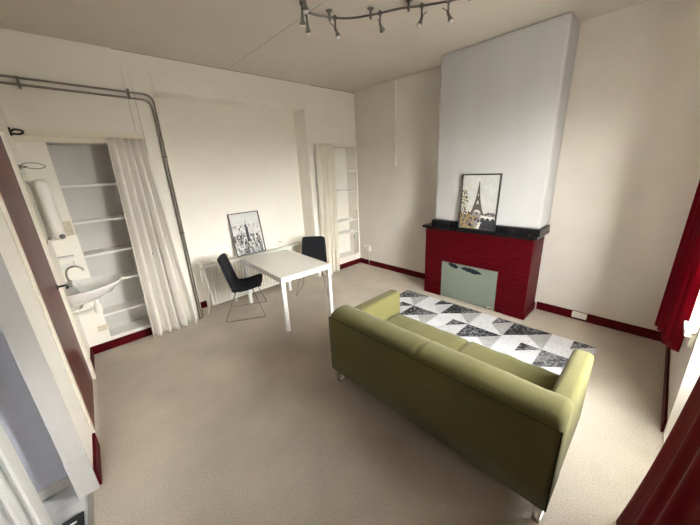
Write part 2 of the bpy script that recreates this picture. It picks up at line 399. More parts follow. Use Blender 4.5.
# mirror on the left wall over the basin
t = thing('wall_mirror', (xl(-.28), -.28, 1.45), 'narrow frameless wall mirror with a dark edge over the washbasin', 'mirror')
g = MB(); lw_box(g, .001, .012, -.49, -.12, 1.45, 2.06); g.build('edge', 'black', t)
g = MB(); lw_box(g, .0122, .0135, -.486, -.124, 1.454, 2.056); g.build('glass', 'mirror', t)
for y in (-.44, -.17):
    g = MB(); lw_box(g, .001, .02, y-.008, y+.008, 1.425, 1.455); g.build('clip', 'chrome', t)
# vertical rounded fixture with grey dial
t = thing('wall_fitting', (-4.475, -.06, 1.40), 'white rounded upright tube fixture with a grey dial above the washbasin', 'fitting')
MB().lathe([(0, 0), (.028, .004), (.046, .018), (.054, .04), (.054, .56), (.048, .59), (.024, .606), (0, .61)], (-4.475, -.056, 1.40), n=32).build('body', 'wall_cream', t, smooth=True)
MB().lathe([(.024, 0), (.024, .012), (.02, .016), (0, .017)], (-4.455, -.105, 1.435), axis=(.12, -1, 0)).build('dial', 'sticker', t, smooth=True)
def socket(name, x, z, wd, ht, label, m='beige', n=2, cat='socket'):
    t = thing(name, (x, -.006, z), label, cat)
    B(x-wd/2, x+wd/2, -.012, 0, z, z+ht).build('plate', m, t, bevel=.004)
    for i in range(n):
        zc = z+ht*(i+.5)/n
        MB().lathe([(0, 0), (.024, 0), (.027, .004), (.027, .007), (.030, .007)][::-1] if 0 else [(.030, 0), (.030, .004), (.026, .006), (.022, .001), (0, .001)], (x, -.012, zc), axis=(0, -1, 0), n=20).build('outlet', m, t, smooth=True)
    return t
socket('double_socket', -4.392, 1.42, .075, .155, 'beige double wall socket beside the grey dial over the basin')
socket('wall_socket', -4.385, .255, .10, .075, 'small beige socket low on the wall under the washbasin', n=1)
t = thing('soap_dish', (-4.49, -.06, 1.15), 'white wall soap dish on a ledge just above the basin tap', 'soap dish')
B(-4.55, -4.42, -.10, 0, 1.195, 1.215).build('ledge', 'ceramic', t, bevel=.005)
q = MB(); q.box(-4.55, -4.435, -.10, 0, 1.09, 1.105); q.box(-4.55, -4.435, -.10, -.088, 1.105, 1.14); q.box(-4.445, -4.435, -.10, 0, 1.105, 1.14)
q.build('tray', 'ceramic', t, bevel=.003)
q = MB(); ry, rz = -.30, 2.12; rx = xl(ry)
q.tube(sm([(rx+.0, ry, rz), (rx+.05, ry-.03, rz+.03), (rx+.13, ry-.02, rz+.025), (rx+.17, ry, rz), (rx+.12, ry+.02, rz-.02), (rx+.05, ry+.01, rz-.01), (rx, ry, rz)]), .004, 8)
q.lathe([(.02, 0), (.02, .01), (.008, .016), (.008, .05), (0, .05)], (rx, ry, rz), axis=(1, 0, 0), n=12)
tag(q.build('towel_ring', 'pipe', smooth=True), 'thin wire towel ring on the wall above the narrow mirror', 'towel ring')

# ------------------------------------------------------------------ curtains
def drape(name, x0t, x1t, x0b, x1b, yt, yb, zt, zb, folds, at, ab, m, label, cat='curtain', seed=1, ragged=0., nx=None, nz=40, parent=None, y1=None, pw=1.):
    rnd = random.Random(seed)
    nx = nx or folds*14
    ph = [rnd.uniform(-.35, .35) for _ in range(folds+2)]; am = [rnd.uniform(.65, 1.25) for _ in range(folds+2)]
    mb = MB(); rows = []
    for k in range(nz+1):
        v = k/nz; row = []
        e = v**.8
        for i in range(nx+1):
            u = i/nx
            fi = u*folds; c = min(int(fi), folds-1); fr = fi-c
            a = am[c]*(1-fr)+am[c+1]*fr; p = ph[c]*(1-fr)+ph[c+1]*fr
            amp = (at*(1-e)+ab*e)*a
            x = (x0t+(x1t-x0t)*u)*(1-v)+(x0b+(x1b-x0b)*u)*v
            yy = yt+(yb-yt)*v**pw
            if y1 is not None: yy += (y1-yt)*u
            y = yy + amp*math.sin(2*PI*(fi+p*v)) + amp*.3*math.sin(4*PI*fi+p*6*v)
            if k < 3: y += .006*math.sin(2*PI*fi*3)
            z = zt+(zb-zt)*v + (ragged*v*v*math.sin(2*PI*fi*.5+seed))
            x += .25*amp*math.cos(2*PI*(fi+p*v))*.6
            row.append((x, y, z))
        rows.append(row)
    mb.loft(rows, closed=False, cap=False)
    o = mb.build(name, m, parent, smooth=True, solid=.004)
    if parent is None: tag(o, label, cat)
    return o
drape('alcove_curtain', -3.865, -3.525, -3.955, -3.425, -.066, -.10, 2.405, .012, 5, .016, .052, 'curtain_white', 'long white curtain drawn aside in front of the left alcove', seed=3, ragged=.006)
drape('corner_curtain', -1.045, -.64, -1.10, -.70, -.064, -.09, 2.405, .012, 4, .022, .05, 'curtain_cream', 'long cream curtain hanging in front of the right alcove', seed=5, ragged=.006)
q = MB(); q.box(-4.56, -3.56, -.030, -.012, 2.425, 2.455); q.box(-4.56, -3.45, -.016, 0, 2.36, 2.475)
q.tube([(-4.57, -.06, 2.415), (-3.49, -.06, 2.400)], .005, 8)
for x in (-3.50,): q.tube([(x, -.06, 2.40), (x, 0, 2.40)], .004, 8)
tag(q.build('curtain_rail', 'cream', smooth=False), 'cream curtain rail above the left alcove carrying a white curtain', 'curtain rail')
q = MB(); q.tube([(-1.10, -.06, 2.415), (-.012, -.06, 2.410)], .006, 8); q.box(-.60, -.02, -.016, 0, 2.365, 2.40)
for x in (-1.09, -.02): q.tube([(x, -.06, 2.412), (x, -.0, 2.412)], .004, 8)
tag(q.build('curtain_rail', 'cream'), 'thin curtain rail above the right alcove in the corner', 'curtain rail')
q = MB(); q.tube(sm([(xl(-.1), -.09, 2.43), (-4.52, -.10, 2.455), (-4.47, -.10, 2.44), (-4.50, -.10, 2.415), (xl(-.1), -.09, 2.42)]), .008, 8)
q.box(xl(-.1), xl(-.1)+.012, -.13, -.05, 2.40, 2.47)
tag(q.build('rail_bracket', 'black'), 'black metal bracket at the left end of the long curtain rail', 'bracket')
q = MB(); q.tube([(-3.70, .004, 1.07), (-3.70, -.03, 1.07)], .008, 8); q.lathe([(0, -.02), (.018, -.012), (.02, 0), (.018, .012), (0, .02)], (-3.71, -.04, 1.07), n=12)
tag(q.build('curtain_hook', 'black', smooth=True), 'small black knob at the edge of the left alcove curtain', 'hook')
# red window curtains
drape('window_curtain', -.93, -1.32, -.90, -1.33, -4.53, -4.52, 2.92, .55, 4, .02, .032, 'curtain_red', 'red satin window curtain ending above the skirting in the far corner', seed=8, y1=-4.60)
drape('window_curtain', -2.66, -3.75, -2.50, -3.75, -4.632, -4.520, 2.92, .02, 5, .010, .020, 'curtain_red', 'dark red window curtain filling the bottom right corner', seed=11, pw=3.2)
q = MB(); q.tube([(-.80, -4.555, 2.935), (-3.85, -4.555, 2.935)], .012, 12)
for x in (-.9, -2.3, -3.8): q.tube([(x, -4.555, 2.935), (x, YF, 2.935)], .008, 8)
for x in (-.80, -3.85): q.lathe([(0, -.03), (.022, -.02), (.026, 0), (.022, .02), (0, .03)], (x, -4.555, 2.935), axis=(1, 0, 0), n=14)
tag(q.build('curtain_pole', 'black', smooth=True), 'dark curtain pole above the window carrying the red curtains', 'curtain pole')

# ------------------------------------------------------------------ heating pipes, radiator
def bend(a, c, b, r=.06, n=8):
    a, c, b = Vector(a), Vector(c), Vector(b); p = c+(a-c).normalized()*r; q = c+(b-c).normalized()*r
    return [a] + [(p*(1-t)**2 + c*2*t*(1-t) + q*t*t) for t in [i/n for i in range(n+1)]] + [b]
for nm, z, x, lab in [('u', 2.895, -3.322, 'upper grey heating pipe along the left wall top, turning down outermost'), ('l', 2.838, -3.352, 'lower grey heating pipe, turning down nearest the left curtain')]:
    t = thing('heating_pipe', (x, -.045, 0), lab, 'pipe', 'grey heating pipes on the back wall')
    MB().tube(bend((xl(-.05)+.003, -.045, z+.012), (x, -.045, z-.015), (x, -.045, 0), .10, 10), .011, 10).build('pipe', 'pipe', t, smooth=True)
    for zz in (2.2, 1.25): B(x-.013, x+.013, -.058, -.024, zz, zz+.02).build('clip', 'nickel', t, bevel=.003)
    if nm == 'u':
        for xx in (-3.56, -4.4): B(xx, xx+.02, -.058, -.0, z-.075, z+.022).build('clip', 'nickel', t, bevel=.003)
t = thing('radiator', (-2.24, .17, 0), 'long white ribbed panel radiator under the window-like recess behind the table', 'radiator')
t['label'] = 'long white ribbed radiator in the recess behind the white table'
x0, x1, ya, yb, za, zb = -3.12, -1.36, .10, .17, .075, .70
b = MB(); n = 36; pr = []
for i in range(n*4+1):
    x = x0+.02+(x1-x0-.04)*i/(n*4); k = i % 4
    pr.append((x, ya+(.0 if k in (0, 1) else .02)))
b.loft([[(x, y, z) for x, y in pr] + [(x1-.02, yb, z), (x0+.02, yb, z)] for z in (za+.025, zb-.025)])
b.build('panel', 'rad', t)
q = MB(); q.box(x0, x1, ya-.002, yb+.05, zb-.028, zb-.004); q.box(x0, x1, ya-.002, yb, za, za+.028); q.box(x0, x0+.022, ya-.002, yb, za, zb-.004); q.box(x1-.022, x1, ya-.002, yb, za, zb-.004)
q.build('frame', 'rad', t, bevel=.005)
B(x0+.03, x1-.03, yb+.01, yb+.05, za+.02, zb-.03).build('rear_panel', 'rad', t)
for x in (-2.78, -1.80):
    q = MB(); q.tube(sm([(x-.03, ya+.03, zb-.01), (x-.03, ya+.03, zb+.06), (x-.01, ya+.03, zb+.085), (x+.05, ya+.04, zb+.085), (x+.06, RD, zb+.08)]), .008, 8)
    q.box(x-.045, x+.06, ya+.02, ya+.045, zb+.075, zb+.092)
    q.build('bracket', 'white', t, smooth=False)
for x in (-2.72, -1.75):
    q = MB(); q.tube([(x, .16, 0), (x, .16, .09)], .011, 10); q.lathe([(.022, 0), (.022, .01), (.012, .014)], (x, .16, 0), n=14); q.build('foot_pipe', 'rad', t, smooth=True)
q = MB(); q.tube(sm([(-3.31, -.045, .82), (-3.26, -.04, .84), (-3.20, .0, .80), (-3.16, .06, .70), (-3.13, .12, .66)]), .010)
q.lathe([(.015, -.02), (.026, -.012), (.028, .01), (.024, .03), (.012, .036)], (-3.165, .055, .70), axis=(.2, -.8, .2), n=16)
q.build('valve', 'plastic', t, smooth=True)
q = MB(); q.tube(sm([(-3.19, .03, .68), (-3.21, -.01, .56), (-3.19, .0, .45), (-3.16, .01, .40), (-3.19, .01, .36), (-3.22, .0, .40), (-3.19, -.01, .44), (-3.18, -.01, .3), (-3.19, -.005, .12), (-3.22, .02, .01)]), .005, 8)
q.build('valve_cable', 'cable', t, smooth=True)

# ------------------------------------------------------------------ framed prints
def leaning_print(name, label, origin, u, up, wd, ht, layers, extra):
    """origin = bottom centre of the front; u = right, up = along the print; layers: (material index, polygon in 0..1)"""
    t = thing(name, origin, label, 'picture')
    o = Vector(origin); u = Vector(u).normalized(); up = Vector(up).normalized(); nrm = u.cross(up).normalized()
    def P(a, c, d): return o + u*((a-.5)*wd) + up*(c*ht) + nrm*d
    fr = MB(); bw = .014/wd; bh = .014/ht
    for a0, a1, c0, c1 in [(0, 1, 0, bh), (0, 1, 1-bh, 1), (0, bw, bh, 1-bh), (1-bw, 1, bh, 1-bh)]:
        fr.loft([[P(a0, c0, d), P(a1, c0, d), P(a1, c1, d), P(a0, c1, d)] for d in (-.022, .0)])
    fr.build('frame', 'frame_black', t)
    pm = MB(); pm.loft([[P(bw, bh, d), P(1-bw, bh, d), P(1-bw, 1-bh, d), P(bw, 1-bh, d)] for d in (-.018, -.008)])
    for k, (mi, poly) in enumerate(layers):
        d = -.0078 + .00002*k
        if d > -.002: d = -.002
        pts = [(bw+a*(1-2*bw), bh+c*(1-2*bh)) for a, c in poly]
        pm.face([P(a, c, d) for a, c in pts], mi)
    pm.build('print', extra, t)
    return t
for nm, c in dict(pr_sky=(.58, .59, .56), pr_tower=(.10, .085, .075), pr_dark=(.035, .035, .04), pr_gold=(.36, .25, .10), pr_brown=(.16, .11, .06), pr_water=(.30, .29, .29),
                  pr_pale=(.70, .68, .64), pr_g1=(.62, .61, .60), pr_g2=(.36, .36, .36), pr_g3=(.15, .15, .155), pr_mid=(.25, .24, .23), pr_cloud=(.62, .63, .61)).items():
    M[nm] = mat(nm, c, .45, spec=.3, var=.06, vscale=14)
rnd = random.Random(4)
def rect(a, c, w_, h_): return [(a, c), (a+w_, c), (a+w_, c+h_), (a, c+h_)]
def blob(a, c, r, n=7): 
    k = [rnd.uniform(.6, 1.15) for _ in range(n)]
    return [(min(.998, max(.002, a+r*k[i]*math.cos(2*PI*i/n))), min(.998, max(.002, c+r*.75*k[i]*math.sin(2*PI*i/n)))) for i in range(n)]
# lattice tower over a river, trees to the left
L = []
mats = ['pr_sky', 'pr_tower', 'pr_dark', 'pr_gold', 'pr_brown', 'pr_water', 'pr_pale', 'pr_mid', 'pr_cloud']
for _ in range(14): L.append((8, blob(rnd.uniform(.1, .9), rnd.uniform(.45, .93), rnd.uniform(.05, .12), 9)))
L.append((5, rect(.002, .002, .996, .24)))
L.append((7, rect(.25, .24, .748, .06)))
for _ in range(26): L.append((rnd.choice([2, 7, 7]), blob(rnd.uniform(.1, .98), rnd.uniform(.27, .315), .03)))
TC = .475
def tw(z0, w0, z1, w1): return [(TC-w0, z0), (TC+w0, z0), (TC+w1, z1), (TC-w1, z1)]
L += [(1, tw(.42, .115, .60, .055)), (1, tw(.60, .055, .74, .03)), (1, tw(.74, .03, .86, .013)), (1, tw(.86, .016, .885, .010)), (1, tw(.885, .004, .915, .002))]
L += [(1, [(TC-.20, .26), (TC-.13, .26), (TC-.065, .42), (TC-.115, .42)]), (1, [(TC+.20, .26), (TC+.13, .26), (TC+.065, .42), (TC+.115, .42)])]
L += [(1, [(TC-.15, .33), (TC-.12, .30)] + [(TC+.115*math.cos(a), .28+.085*math.sin(a)) for a in [PI-PI*i/8 for i in range(9)]] + [(TC+.12, .30), (TC+.15, .33), (TC+.115, .42), (TC-.115, .42)])]
L += [(1, tw(.40, .135, .425, .12)), (1, tw(.59, .065, .605, .06)), (0, tw(.47, .03, .53, .018)), (0, tw(.62, .012, .66, .008))]
L += [(6, [(.60, .215), (.998, .175), (.998, .235), (.60, .262)])]
for a in (.66, .80, .94): L.append((2, [(a-.055, .135)] + [(a+.055*math.cos(t_), .165-.02*(a-.66)+.055*math.sin(t_)) for t_ in [PI-PI*i/6 for i in range(7)]] + [(min(.998, a+.055), .135)]))
L += [(2, [(.55, .002), (.998, .002), (.998, .16), (.70, .17), (.62, .10)]), (6, [(.50, .002), (.58, .002), (.62, .12), (.55, .15)])]
for _ in range(150):
    a = rnd.uniform(.01, .58)*rnd.uniform(.5, 1); c = rnd.uniform(.01, .27)
    L.append((rnd.choice([3, 3, 4, 7, 2, 4]), blob(a, c, rnd.uniform(.016, .05), 6)))
for _ in range(110):
    c = rnd.uniform(.26, .72); a = rnd.uniform(0, .21)*(1-abs(c-.5)*1.8)
    L.append((rnd.choice([3, 4, 4, 2]), blob(a+.005, c, rnd.uniform(.008, .026), 6)))
leaning_print('framed_print', 'black framed print of a lattice tower leaning on the chimney breast', (-.472, -2.672, 1.104), (0, -1, 0), (.048, 0, .71), .495, .715, L, mats)
# grey city view
L = []
mats2 = ['pr_g1', 'pr_g2', 'pr_g3', 'pr_dark', 'pr_cloud', 'pr_mid']
for _ in range(8): L.append((4, blob(rnd.uniform(.1, .9), rnd.uniform(.75, .95), .09, 9)))
for row in range(11):
    c = .70 - row*.065
    for _ in range(24 + row):
        a = rnd.uniform(0, .94); w_ = rnd.uniform(.02, .045+.006*row); h_ = rnd.uniform(.03, .08+.012*row)
        c0 = max(.004, c-h_*.6)
        L.append((rnd.choice([0, 1, 1, 0, 4, 1, 2] if row < 4 else [0, 1, 2, 3, 5, 4, 2, 3]), rect(a, c0, min(w_, .995-a), h_)))
L += [(3, [(.44, .30), (.54, .30), (.535, .58), (.52, .66), (.50, .72), (.485, .86), (.47, .72), (.455, .66), (.445, .58)])]
L += [(4, [(.56, .004), (.75, .004), (.66, .30), (.60, .42)])]
for _ in range(70):
    a = rnd.uniform(0, .93); c = rnd.uniform(.004, .33); L.append((rnd.choice([3, 2, 3, 4, 0, 5]), rect(a, c, rnd.uniform(.01, .06), rnd.uniform(.02, .09))))
leaning_print('framed_print', 'black framed grey city skyline print leaning behind the table', (-2.325, .185, .702), (1, .0, 0), (0, .115, .68), .505, .685, L, mats2)

# ------------------------------------------------------------------ fireplace
t = thing('fireplace', (-.3, -2.64, 0), 'red painted brick fireplace with a black mantel and boarded opening', 'fireplace')
FX, FY0, FY1, FZ = -.452, -1.905, -3.372, 1.062
OYa, OYb, OZf = -2.20, -3.01, .575
b = MB(); b.box(FX, -.21, FY0, OYa, 0, FZ); b.box(FX, -.21, OYb, FY1, 0, FZ); b.box(FX, -.21, OYa, OYb, OZf, FZ); b.box(-.30, -.21, OYa, OYb, 0, OZf)
b.box(-.21, -.018, FY0, FY1, 0, FZ)
b.build('brick_surround', 'brick', t)
q = MB(); q.box(FX-.014, -.02, FY1-.014, FY1+.25, 0, .10); q.build('plinth', 'red', t, bevel=.006)
q = MB(); q.box(-.515, -.004, -1.875, -3.415, FZ, FZ+.036); q.build('mantel', 'granite', t, bevel=.006)
q = MB(); q.box(BX-.03, -.004, BY0+.035, BY1-.012, FZ+.036, FZ+.108); q.build('mantel_upstand', 'granite', t, bevel=.004)
o = B(FX-.006, FX+.02, OYa-.003, OYb+.003, .012, OZf-.006).build('opening_board', 'board', t)
def smear(yc, zc, w_, h_, n=26, sd=1):
    rr = random.Random(sd); top = []; bot = []
    for i in range(n+1):
        a = i/n; e = math.sin(PI*a)**.55
        top.append((FX-.0075, yc-w_*(a-.5), zc+h_*.5*e*rr.uniform(.7, 1.1)-.03*(a-.5))); bot.append((FX-.0075, yc-w_*(a-.5), zc-h_*.5*e*rr.uniform(.7, 1.1)-.03*(a-.5)))
    m_ = MB(); vt = [m_.bm.verts.new(p) for p in top]; vb = [m_.bm.verts.new(p) for p in bot]
    for i in range(n): m_.bm.faces.new((vt[i], vt[i+1], vb[i+1], vb[i]))
    return m_
smear(-2.385, .535, .16, .07, sd=2).build('paint_smear', 'stain', o); smear(-2.655, .512, .30, .075, sd=5).build('paint_smear', 'stain', o)
q = MB(); q.box(FX-.10, FX-.088, -1.86, FY1-.06, 0, .012); q.box(FX-.10, -.03, FY1-.048, FY1-.06, 0, .012)
struct(q.build('trim_hearth', 'hearth', bevel=.003))
q = MB(); q.tube([(FX-.022, -2.93, 0), (FX-.022, -2.93, .055)], .006, 8); q.tube([(FX-.022, -2.93, .05), (FX-.022, -2.99, .05)], .008, 8)
tag(q.build('gas_tap', 'silver', smooth=True), 'small brass gas tap on the floor before the boarded fireplace', 'tap')

# conduit and sockets on the right wall
tag(B(-.016, 0, -.985, -.965, 1.97, H-.002).build('cable_conduit', 'wall_cream', bevel=.003), 'thin white cable conduit running down the right wall from the ceiling', 'conduit')
t = thing('plug_socket', (-.01, -.24, .30), 'white wall socket with a plug near the corner skirting', 'socket')
B(-.014, 0, -.225, -.135, .33, .415).build('plate', 'plastic', t, bevel=.004)
B(-.06, 0, -.325, -.25, .31, .43).build('plug', 'plastic', t, bevel=.008)
MB().tube(sm([(-.03, -.285, .32), (-.03, -.29, .2), (-.028, -.285, .10), (-.03, -.29, .012)]), .005, 8).build('cable', 'cable', t, smooth=True)
t = thing('skirting_socket', (-.02, -3.87, .04), 'white double socket fixed on the red skirting right of the fireplace', 'socket')
B(-.034, -.015, -3.95, -3.80, .030, .108).build('plate', 'plastic', t, bevel=.004)
for y in (-3.835, -3.91): MB().lathe([(.027, 0), (.027, .004), (.022, .005), (.02, .001), (0, .001)], (-.034, y, .069), axis=(-1, 0, 0)).build('outlet', 'plastic', t, smooth=True)

# ------------------------------------------------------------------ rug
q = MB(); y0, dx, dy = -1.695, .415, .4085; x0 = -.612
WH, PA, GR, DK = 0, 1, 2, 3
for r_ in range(4):
    for c_ in range(6):
        def P(u, v): return (x0-(r_+v)*dx, y0-(c_+u)*dy, .012)
        if (r_+c_) % 2 == 0:
            q.face([P(0, 0), P(1, 0), P(.5, .5), P(0, .93)], DK); q.face([P(.5, .5), P(1, 0), P(1, 1)], GR); q.face([P(0, .93), P(.5, .5), P(1, 1), P(0, 1)], WH)
        else:
            q.face([P(.5, 0), P(1, 0), P(.5, .5)], DK); q.face([P(.5, .5), P(1, 0), P(1, 1)], GR if c_ % 4 == 3 else PA)
            q.face([P(0, 0), P(.5, 0), P(.5, .5), P(0, 1)], WH); q.face([P(.5, .5), P(1, 1), P(0, 1)], PA if r_ % 2 else WH)
xa, xb, ya_, yb_ = x0, x0-4*dx, y0, y0-6*dy
for p0, p1 in [((xa, ya_), (xa, yb_)), ((xa, yb_), (xb, yb_)), ((xb, yb_), (xb, ya_)), ((xb, ya_), (xa, ya_))]:
    q.face([(*p0, 0), (*p1, 0), (*p1, .012), (*p0, .012)], GR)
q.face([(xa, ya_, 0), (xb, ya_, 0), (xb, yb_, 0), (xa, yb_, 0)], GR)
tag(q.build('area_rug', ['rug_white', 'rug_pale', 'rug_grey', 'rug_dark']), 'grey and white triangle patterned rug between the sofa and the fireplace', 'rug')

# ------------------------------------------------------------------ sofa
t = thing('sofa', (-2.42, -3.335, 0), 'olive green two-seat sofa on chrome feet facing the fireplace', 'sofa')
SX0, SY0, SY1 = -2.872, -2.452, -4.222
def rbox(x0, x1, y0, y1, z0, z1, r=.04, top=0., nse=5):
    """rounded upholstered block: superellipse-ish plan lofted in z"""
    m_ = MB(); rings = []
    def plan(ins, z):
        out = []; rr = max(.004, r-ins*.3)
        X0, X1, Y0, Y1 = x0+ins, x1-ins, y0+ins, y1-ins
        for cx, cy, a0 in [(X1-rr, Y1-rr, 0), (X0+rr, Y1-rr, PI/2), (X0+rr, Y0+rr, PI), (X1-rr, Y0+rr, 3*PI/2)]:
            for k in range(nse+1):
                a = a0+PI/2*k/nse; out.append((cx+rr*math.cos(a), cy+rr*math.sin(a), z))
        return out
    rings.append(plan(.012, z0)); rings.append(plan(0, z0+.012))
    for k in range(1, 6): rings.append(plan(0, z0+.012+(z1-r-z0-.012)*k/5))
    for k in range(1, 7):
        a = PI/2*k/6; rings.append(plan(r*(1-math.cos(a)), z1-r+r*math.sin(a)))
    return m_.loft(rings)
# back rest: lofted along its length with soft wrinkles and a centre tuck
prof = [(0, .145), (0, .30), (.0, .45), (.0, .60), (.0, .69), (.004, .705), (.018, .728), (.05, .748), (.10, .758), (.16, .757), (.21, .745), (.245, .722), (.262, .685), (.268, .62), (.272, .52), (.275, .42), (.275, .145)]
rings = []; N = 88
for i in range(N+1):
    u = i/N; y = SY0+(SY1-SY0)*u; ring = []
    end = min(1, min(u, 1-u)/.02); e = math.sqrt(max(0, 1-(1-end)**2))
    tuck = math.exp(-((y+3.36)/.012)**2)
    for k, (px, pz) in enumerate(prof):
        zz = pz; xx = px
        if pz > .70:
            wv = noise.noise(Vector((px*4, y*9, 1.3)))*.006 + noise.noise(Vector((px*9, y*26, 4)))*.0025
            zz += wv - .016*tuck - (1-e)*.03
        elif k >= 12 and k < 16: xx += noise.noise(Vector((y*7, pz*5, 2)))*.006 - .012*tuck
        c = .1375; xx = c+(xx-c)*(1-(1-e)*.06)
        ring.append((SX0+xx, y, zz))
    rings.append(ring)
MB().loft(rings).build('backrest', 'sofa', t, smooth=True)
q = MB()
q.tube([(SX0-.001, SY0-.01, .697), (SX0-.001, SY1+.01, .697)], .0032, 6)
for y in (SY0-.002, SY1+.002): q.tube([(SX0+.001, y, .15), (SX0+.001, y, .697)], .004, 6)
q.build('piping', 'piping', t, smooth=True)
for ya_, yb_ in ((SY0-.135, SY0-.002), (SY1+.002, SY1+.122)):
    rbox(-2.615, -1.975, ya_, yb_, .145, .69, .035).build('arm', 'sofa', t, smooth=True)
# seat: two cushions' worth of one cover with a centre tuck
rings = []; N = 64; ya_, yb_ = SY0-.138, SY1+.125
for i in range(N+1):
    u = i/N; y = ya_+(yb_-ya_)*u; tuck = math.exp(-((y+3.36)/.014)**2); ring = []
    for px, pz in [(-2.60, .20), (-2.60, .415), (-2.5, .435), (-2.38, .445), (-2.25, .452), (-2.12, .450), (-2.03, .440), (-1.985, .42), (-1.968, .385), (-1.965, .30), (-1.965, .20)]:
        w_ = (noise.noise(Vector((px*5, y*8, 7)))*.008 if pz > .40 else 0) + (math.exp(-((y+3.30)/.05)**2)*.006*math.sin((px+y)*60) if pz > .43 else 0)
        ring.append((px - (.008*tuck if px > -2 else 0), y, pz + w_ - (.02*tuck if pz > .4 else 0)))
    rings.append(ring)
MB().loft(rings).build('seat', 'sofa', t, smooth=True)
B(-2.60, -1.985, SY0-.05, SY1+.05, .125, .21).build('base', 'sofa', t, bevel=.01)
for y in (SY0-.02, SY1+.02):
    s_ = 1 if y > -3 else -1
    for xa_, xb_ in ((SX0+.03, SX0+.13), (-2.10, -2.0)):
        q = MB(); yy0, yy1 = y-s_*.0, y-s_*.04
        zb_ = .014 if xa_ > -2.3 else .0
        q.box(xa_, xa_+.010, yy0, yy1, zb_, .15); q.box(xb_-.010, xb_, yy0, yy1, zb_, .15); q.box(xa_, xb_, yy0, yy1, zb_, zb_+.010)
        q.build('leg', 'chrome', t, bevel=.002)

# ------------------------------------------------------------------ table
TC_, TA = (-2.28, -.723), -.053
t = thing('dining_table', (0, 0, 0), 'square-legged white dining table standing in front of the radiator', 'table')
tw_, td, th = .75, 1.25, .74
B(-tw_/2, tw_/2, -td/2, td/2, th-.02, th).build('tabletop', 'tabletop', t, bevel=.003)
q = MB()
for s_ in (-1, 1):
    q.box(-tw_/2+.05, tw_/2-.05, s_*td/2, s_*(td/2-.022), th-.066, th-.02); q.box(s_*tw_/2, s_*(tw_/2-.022), -td/2+.05, td/2-.05, th-.066, th-.02)
q.build('apron', 'tableframe', t)
for sx in (-1, 1):
    for sy in (-1, 1): B(sx*tw_/2, sx*(tw_/2-.05), sy*td/2, sy*(td/2-.05), 0, th-.02).build('leg', 'tableframe', t, bevel=.003)
t.location = (*TC_, 0); t.rotation_euler.z = TA

# ------------------------------------------------------------------ chairs (local: +x forward)
t = thing('dining_chair', (0, 0, 0), 'black shell dining chair on wire sled legs at the left of the table', 'chair', None)
c_prof = [(v.x, v.y-.028) for v in sm([(a, b_, 0) for a, b_ in [(.262, .478), (.225, .492), (.13, .468), (.02, .448), (-.07, .452), (-.125, .49), (-.160, .60), (-.195, .74), (-.225, .86), (-.245, .915)]], 4)]
rings = []; nw = 14; n = len(c_prof)
for i, (px, pz) in enumerate(c_prof):
    f_ = i/(n-1); wd = .225 if f_ < .5 else .225-.035*((f_-.5)/.5)
    if f_ < .08: wd *= .90+.10*f_/.08
    if f_ > .93: wd *= 1-.06*(f_-.93)/.07
    row = []
    for k in range(nw+1):
        v = -1+2*k/nw; cu = abs(v)**3
        row.append((px+(.02*cu if f_ > .55 else 0), wd*v, pz+(.018*cu if f_ < .45 else 0)))
    rings.append(row)
m_ = MB(); m_.loft(rings, closed=False, cap=False); o = m_.build('shell', 'blackfab', t, smooth=True, solid=.044)
o.modifiers['solid'].offset = 0; d = o.modifiers.new('round', 'BEVEL'); d.width = .010; d.segments = 3; d.limit_method = 'ANGLE'; d.angle_limit = .9
for s_ in (-1, 1):
    q = MB(); yb_, yt = s_*.262, s_*.175
    def cor(a, c, b_, r=.03): return bend(a, c, b_, r, 5)[1:-1]
    path = [(-.085, yt, .405)] + cor((-.085, yt, .405), (-.270, yb_, .006), (.270, yb_, .006)) + cor((-.270, yb_, .006), (.272, yb_, .006), (.14, yt, .415)) + [(.14, yt, .420)]
    q.tube(path, .0068, 8); q.build('leg', 'wire', t, smooth=True)
q = MB(); q.tube([(-.085, -.175, .400), (-.085, .175, .400)], .0068, 8); q.tube([(.14, -.175, .412), (.14, .175, .412)], .0068, 8); q.build('crossbar', 'wire', t, smooth=True)
chair2 = copy_tree(t)
t.location = (-2.775, -.36, 0); t.rotation_euler.z = math.radians(-29.9)
chair2.location = (-1.60, -.47, 0); chair2.rotation_euler.z = math.radians(222)
chair2['label'] = 'black shell dining chair behind the table, in front of the cream curtain'
for c in (t, chair2): c['group'] = 'black dining chairs at the white table'

# ------------------------------------------------------------------ ceiling track light
t = thing('track_light', (-2.0, -2.4, H), 'wavy dark metal ceiling track light with small adjustable spots', 'ceiling light')
ZT = 3.25
def K_(x, y): return (-4.326+(x+4.326)*1.066, -4.352+(y+4.352)*1.066)
path = sm([(*K_(a_, b_), ZT) for a_, b_, _ in [(-2.95, -2.70, ZT), (-2.86, -2.48, ZT), (-2.74, -2.26, ZT), (-2.645, -2.13, ZT), (-2.55, -2.09, ZT), (-2.374, -2.135, ZT), (-2.215, -2.235, ZT), (-2.095, -2.415, ZT), (-2.005, -2.59, ZT), (-1.90, -2.72, ZT), (-1.79, -2.89, ZT), (-1.72, -3.05, ZT), (-1.69, -3.2, ZT)]], 8)
MB().tube(path, .009, 10).build('rail', 'nickel', t, smooth=True)
def near(x, y):
    x, y = K_(x, y); return min(path, key=lambda p: (p.x-x)**2+(p.y-y)**2)
for x, y in [(-2.38, -2.135), (-2.12, -2.36), (-1.97, -2.64), (-1.72, -3.02), (-2.80, -2.36)]:
    p = near(x, y); q = MB(); q.tube([(p.x, p.y, ZT-.03), (p.x, p.y, H)], .011, 10); q.lathe([(.03, 0), (.03, .006), (.012, .01)], (p.x, p.y, H), axis=(0, 0, -1), n=16); q.build('standoff', 'nickel', t, smooth=True)
